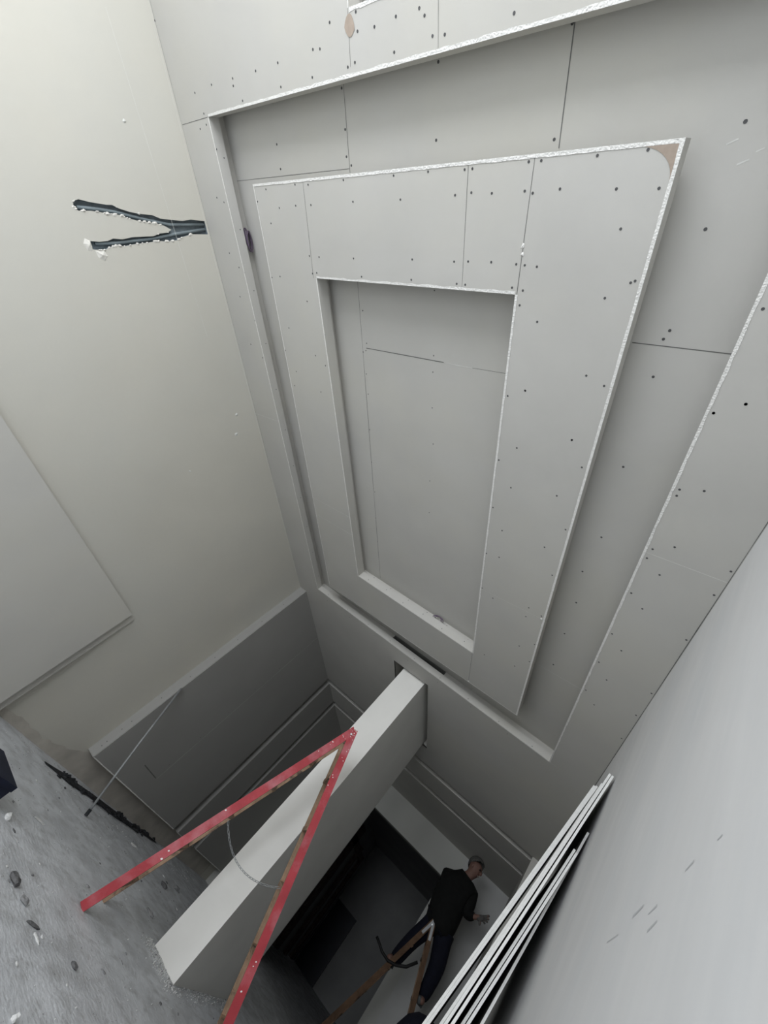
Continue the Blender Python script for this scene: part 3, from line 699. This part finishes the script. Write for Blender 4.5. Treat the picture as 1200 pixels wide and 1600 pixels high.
for k in range(75):
    while True:
        x = random.uniform(-3.3, -0.6); y = random.uniform(2.0, 6.6)
        if not (px0-.1 < x < px1+.1 and y > py0-.1): break
    s_ = random.uniform(0.004, 0.009)*(0.6+0.14*y)
    mm = random.choice([M['chip'], M['midstone'], M['stone'], M['midstone']])
    lump('rubble_chip', x, y, s_*random.uniform(1, 2.6), s_, s_*0.6, random.uniform(0, 3.1), mm, 'tiny plaster or mortar chip scattered on the dusty concrete floor', 'chip', 'tiny chips scattered over the concrete floor')
# uncountable crumbs along the foot of the partition
mb = MB()
for _ in range(1900):
    s_ = random.random()
    if s_ < .3: x = random.uniform(px0-.05, px1+.08); y = py0-abs(random.gauss(0, .10))
    elif s_ < .45: x = px1+abs(random.gauss(0, .05)); y = random.uniform(py0-.05, py1)
    elif s_ < .55: x = random.uniform(-3.5, -3.1); y = random.uniform(3.2, 7.5)
    else: x = random.uniform(-3.4, -0.5); y = random.uniform(1.6, 6)
    r = random.uniform(.002, .005)*(1.3 if s_ < .6 else 1)
    b0 = [Vector((x+r*math.cos(t), y+r*math.sin(t), fz(x, y)-.001)) for t in (random.random()+k*1.57 for k in range(4))]
    tip = Vector((x, y, fz(x, y)+r*1.2))
    for k in range(4): mb.face((b0[k], b0[(k+1) % 4], tip), random.choice((0, 0, 1) if s_ < .6 else (0, 1, 1)))
tag(mb.build('plaster_crumbs', [M['chip'], M['midstone']]), 'fine plaster crumbs strewn on the floor and along the partition foot', 'crumbs', kind='stuff')

# ------------------------------------------------------------------ the worker
def skinned(name, verts, edges, m, sub=2, root=0, parent=None):
    me = bpy.data.meshes.new(name); me.from_pydata([v[:3] for v in verts], edges, []); me.materials.append(m)
    o = bpy.data.objects.new(name, me); COL.objects.link(o)
    sk = o.modifiers.new('skin', 'SKIN'); sk.use_smooth_shade = True
    me.skin_vertices.new() if not me.skin_vertices else None
    for i, v in enumerate(verts):
        r = v[3]; r = r if isinstance(r, tuple) else (r, r)
        me.skin_vertices[0].data[i].radius = r
        me.skin_vertices[0].data[i].use_root = (i == root)
    s_ = o.modifiers.new('sub', 'SUBSURF'); s_.levels = sub; s_.render_levels = sub
    if parent: o.parent = parent
    return o
WY = 7.50
worker = empty('person', (-0.42, WY, 0.28))
def W(x, y, z, r): return (x+0.42, y-WY, z-0.28, r)
# body, one continuous figure
bv = []; be = []
def add(p, frm=None):
    bv.append(p); i = len(bv)-1
    if frm is not None: be.append((frm, i))
    return i
pel = add(W(-.41, 7.50, 1.00, .13))
sp1 = add(W(-.44, 7.50, 1.16, .125), pel); sp2 = add(W(-.46, 7.50, 1.34, .15), sp1); ch = add(W(-.44, 7.50, 1.47, .12), sp2)
nk = add(W(-.41, 7.49, 1.58, .052), ch); hb = add(W(-.375, 7.485, 1.66, .072), nk); hc = add(W(-.365, 7.48, 1.74, .108), hb); ht_ = add(W(-.385, 7.48, 1.82, .082), hc)
for sx, hip, knee, ank, heel, toe in ((-1, (-.50, .93), (-.60, .61), (-.665, .35), (-.67, 7.50), (-.72, 7.42)), (1, (-.32, .93), (-.225, .62), (-.215, .33), (-.215, 7.50), (-.20, 7.40))):
    h = add(W(hip[0], 7.50, hip[1], .095), pel); k_ = add(W(knee[0], 7.46, knee[1], .062), h); a_ = add(W(ank[0], 7.52, ank[1], .042), k_)
    add(W(toe[0], 7.38, ank[1]-.05, .035), a_)
sR = add(W(-.27, 7.47, 1.46, .065), ch); eR = add(W(-.215, 7.42, 1.24, .045), sR); wR = add(W(-.10, 7.36, 1.30, .028), eR)
pR = add(W(-.055, 7.34, 1.335, (.032, .020)), wR)
for dx, dy, dz, l in ((.055, -.01, .055, 1), (.065, -.005, .035, 1.05), (.065, 0, .01, 1), (.055, .005, -.015, .85)):
    f1 = add(W(-.055+dx*.5*l, 7.34+dy, 1.335+dz*.5*l, .0105), pR); f2 = add(W(-.055+dx*l, 7.335+dy, 1.335+dz*l+.004, .0095), f1); add(W(-.055+dx*1.25*l, 7.33+dy*2, 1.335+dz*1.25*l-.006, .008), f2)
t1 = add(W(-.045, 7.335, 1.30, .012), pR); add(W(-.03, 7.33, 1.265, .010), t1)
sL = add(W(-.60, 7.52, 1.44, .065), ch); eL = add(W(-.57, 7.66, 1.24, .045), sL); wL = add(W(-.36, 7.74, 1.27, .028), eL); pL = add(W(-.30, 7.75, 1.30, (.032, .020)), wL)
for dz in (.04, .02, 0, -.02):
    f1 = add(W(-.26, 7.75, 1.30+dz*.8, .0105), pL); add(W(-.225, 7.74, 1.30+dz*1.2, .009), f1)
t1 = add(W(-.28, 7.73, 1.345, .012), pL)
skinned('body', bv, be, M['skin'], parent=worker)
gl = [W(-.10, 7.36, 1.30, .036), W(-.055, 7.34, 1.335, (.040, .028))]; ge = [(0, 1)]
for dx, dy, dz in ((.075, -.01, .075), (.088, -.005, .045), (.086, 0, .012), (.07, .005, -.022)):
    gl += [W(-.055+dx*.5, 7.34+dy, 1.335+dz*.5, .015), W(-.055+dx*1.05, 7.335+dy, 1.335+dz*1.05, .013)]; n_ = len(gl); ge += [(1, n_-2), (n_-2, n_-1)]
gl += [W(-.05, 7.335, 1.29, .016), W(-.03, 7.33, 1.25, .014)]; n_ = len(gl); ge += [(1, n_-2), (n_-2, n_-1)]
skinned('glove', gl, ge, M['glove'], parent=worker)
# jacket
jv = [W(-.40, 7.50, .80, .20), W(-.43, 7.50, 1.06, .225), W(-.47, 7.50, 1.27, .25), W(-.46, 7.50, 1.44, .225), W(-.42, 7.49, 1.59, .10),
      W(-.26, 7.47, 1.45, .11), W(-.21, 7.42, 1.24, .082), W(-.105, 7.365, 1.295, .058), W(-.62, 7.52, 1.43, .095), W(-.575, 7.66, 1.24, .068), W(-.38, 7.735, 1.265, .045)]
skinned('jacket', jv, [(0,1),(1,2),(2,3),(3,4),(3,5),(5,6),(6,7),(3,8),(8,9),(9,10)], M['jacket'], parent=worker)
tv = [W(-.41, 7.50, 1.08, .17), W(-.50, 7.50, .90, .115), W(-.60, 7.46, .61, .095), W(-.668, 7.50, .285, .08), W(-.32, 7.50, .90, .125), W(-.225, 7.46, .62, .105), W(-.215, 7.50, .28, .07)]
skinned('trousers', tv, [(0,1),(1,2),(2,3),(0,4),(4,5),(5,6)], M['trousers'], parent=worker)
for x, z in ((-.665, .315), (-.215, .30)):
    sv = [W(x, 7.55, z-.01, .045), W(x-.01, 7.47, z-.012, .046), W(x-.02, 7.38, z-.02, .040), W(x, 7.53, z+.05, .046)]
    skinned('shoe', sv, [(0,1),(1,2),(0,3)], M['shoe'], sub=1, parent=worker)
# hair cap: upper and rear shell of the head
bm = bmesh.new(); bmesh.ops.create_uvsphere(bm, u_segments=28, v_segments=18, radius=0.112)
dl = [v for v in bm.verts if v.co.z < -0.03+0.9*v.co.x]
bmesh.ops.delete(bm, geom=dl, context='VERTS')
me = bpy.data.meshes.new('hair'); bm.to_mesh(me); bm.free(); me.materials.append(M['hair'])
for p in me.polygons: p.use_smooth = True
hair = bpy.data.objects.new('hair', me); COL.objects.link(hair); hair.parent = worker; hair.location = (-.375+.42, 7.48-WY, 1.765-.28); hair.rotation_euler = (0, 0, -0.6); hair.scale = (1.02, .92, 1.02)
# face details turned towards the right wall
F = Vector((0.87, -0.5, 0)).normalized(); S_ = Vector((0.5, 0.87, 0))
hcv = Vector((-.365+.42, 7.48-WY, 1.725-.28))
def blob(mb, c, r, sc=(1,1,1), m=0, n=8):
    for i in range(n):
        for k in range(n):
            a0, a1 = math.pi*i/n, math.pi*(i+1)/n; b0, b1 = 2*math.pi*k/n, 2*math.pi*(k+1)/n
            f = lambda a, b: c+Vector((math.sin(a)*math.cos(b)*r*sc[0], math.sin(a)*math.sin(b)*r*sc[1], math.cos(a)*r*sc[2]))
            mb.face((f(a0, b0), f(a0, b1), f(a1, b1), f(a1, b0)), m)
mb = MB(); blob(mb, hcv+F*0.098+Vector((0, 0, -.01)), .016, (1.2, 1, 1.5)); mb.build('nose', M['skin'], worker, smooth=True)
for s_ in (-1, 1):
    mb = MB(); blob(mb, hcv+S_*s_*0.090, .022, (.8, .5, 1.4)); mb.build('ear', M['skin'], worker, smooth=True)
    mb = MB(); blob(mb, hcv+F*0.083+S_*s_*0.032+Vector((0, 0, .018)), .011); mb.build('eye', M['rubber'], worker, smooth=True)
mb = MB(); blob(mb, hcv+F*0.080+Vector((0, 0, -.052)), .016, (1, 1.4, .35)); mb.build('mouth', M['kraft'], worker, smooth=True)
tag(worker, 'person with grey hair in black jacket and navy trousers straddling the brown ladder', 'person')
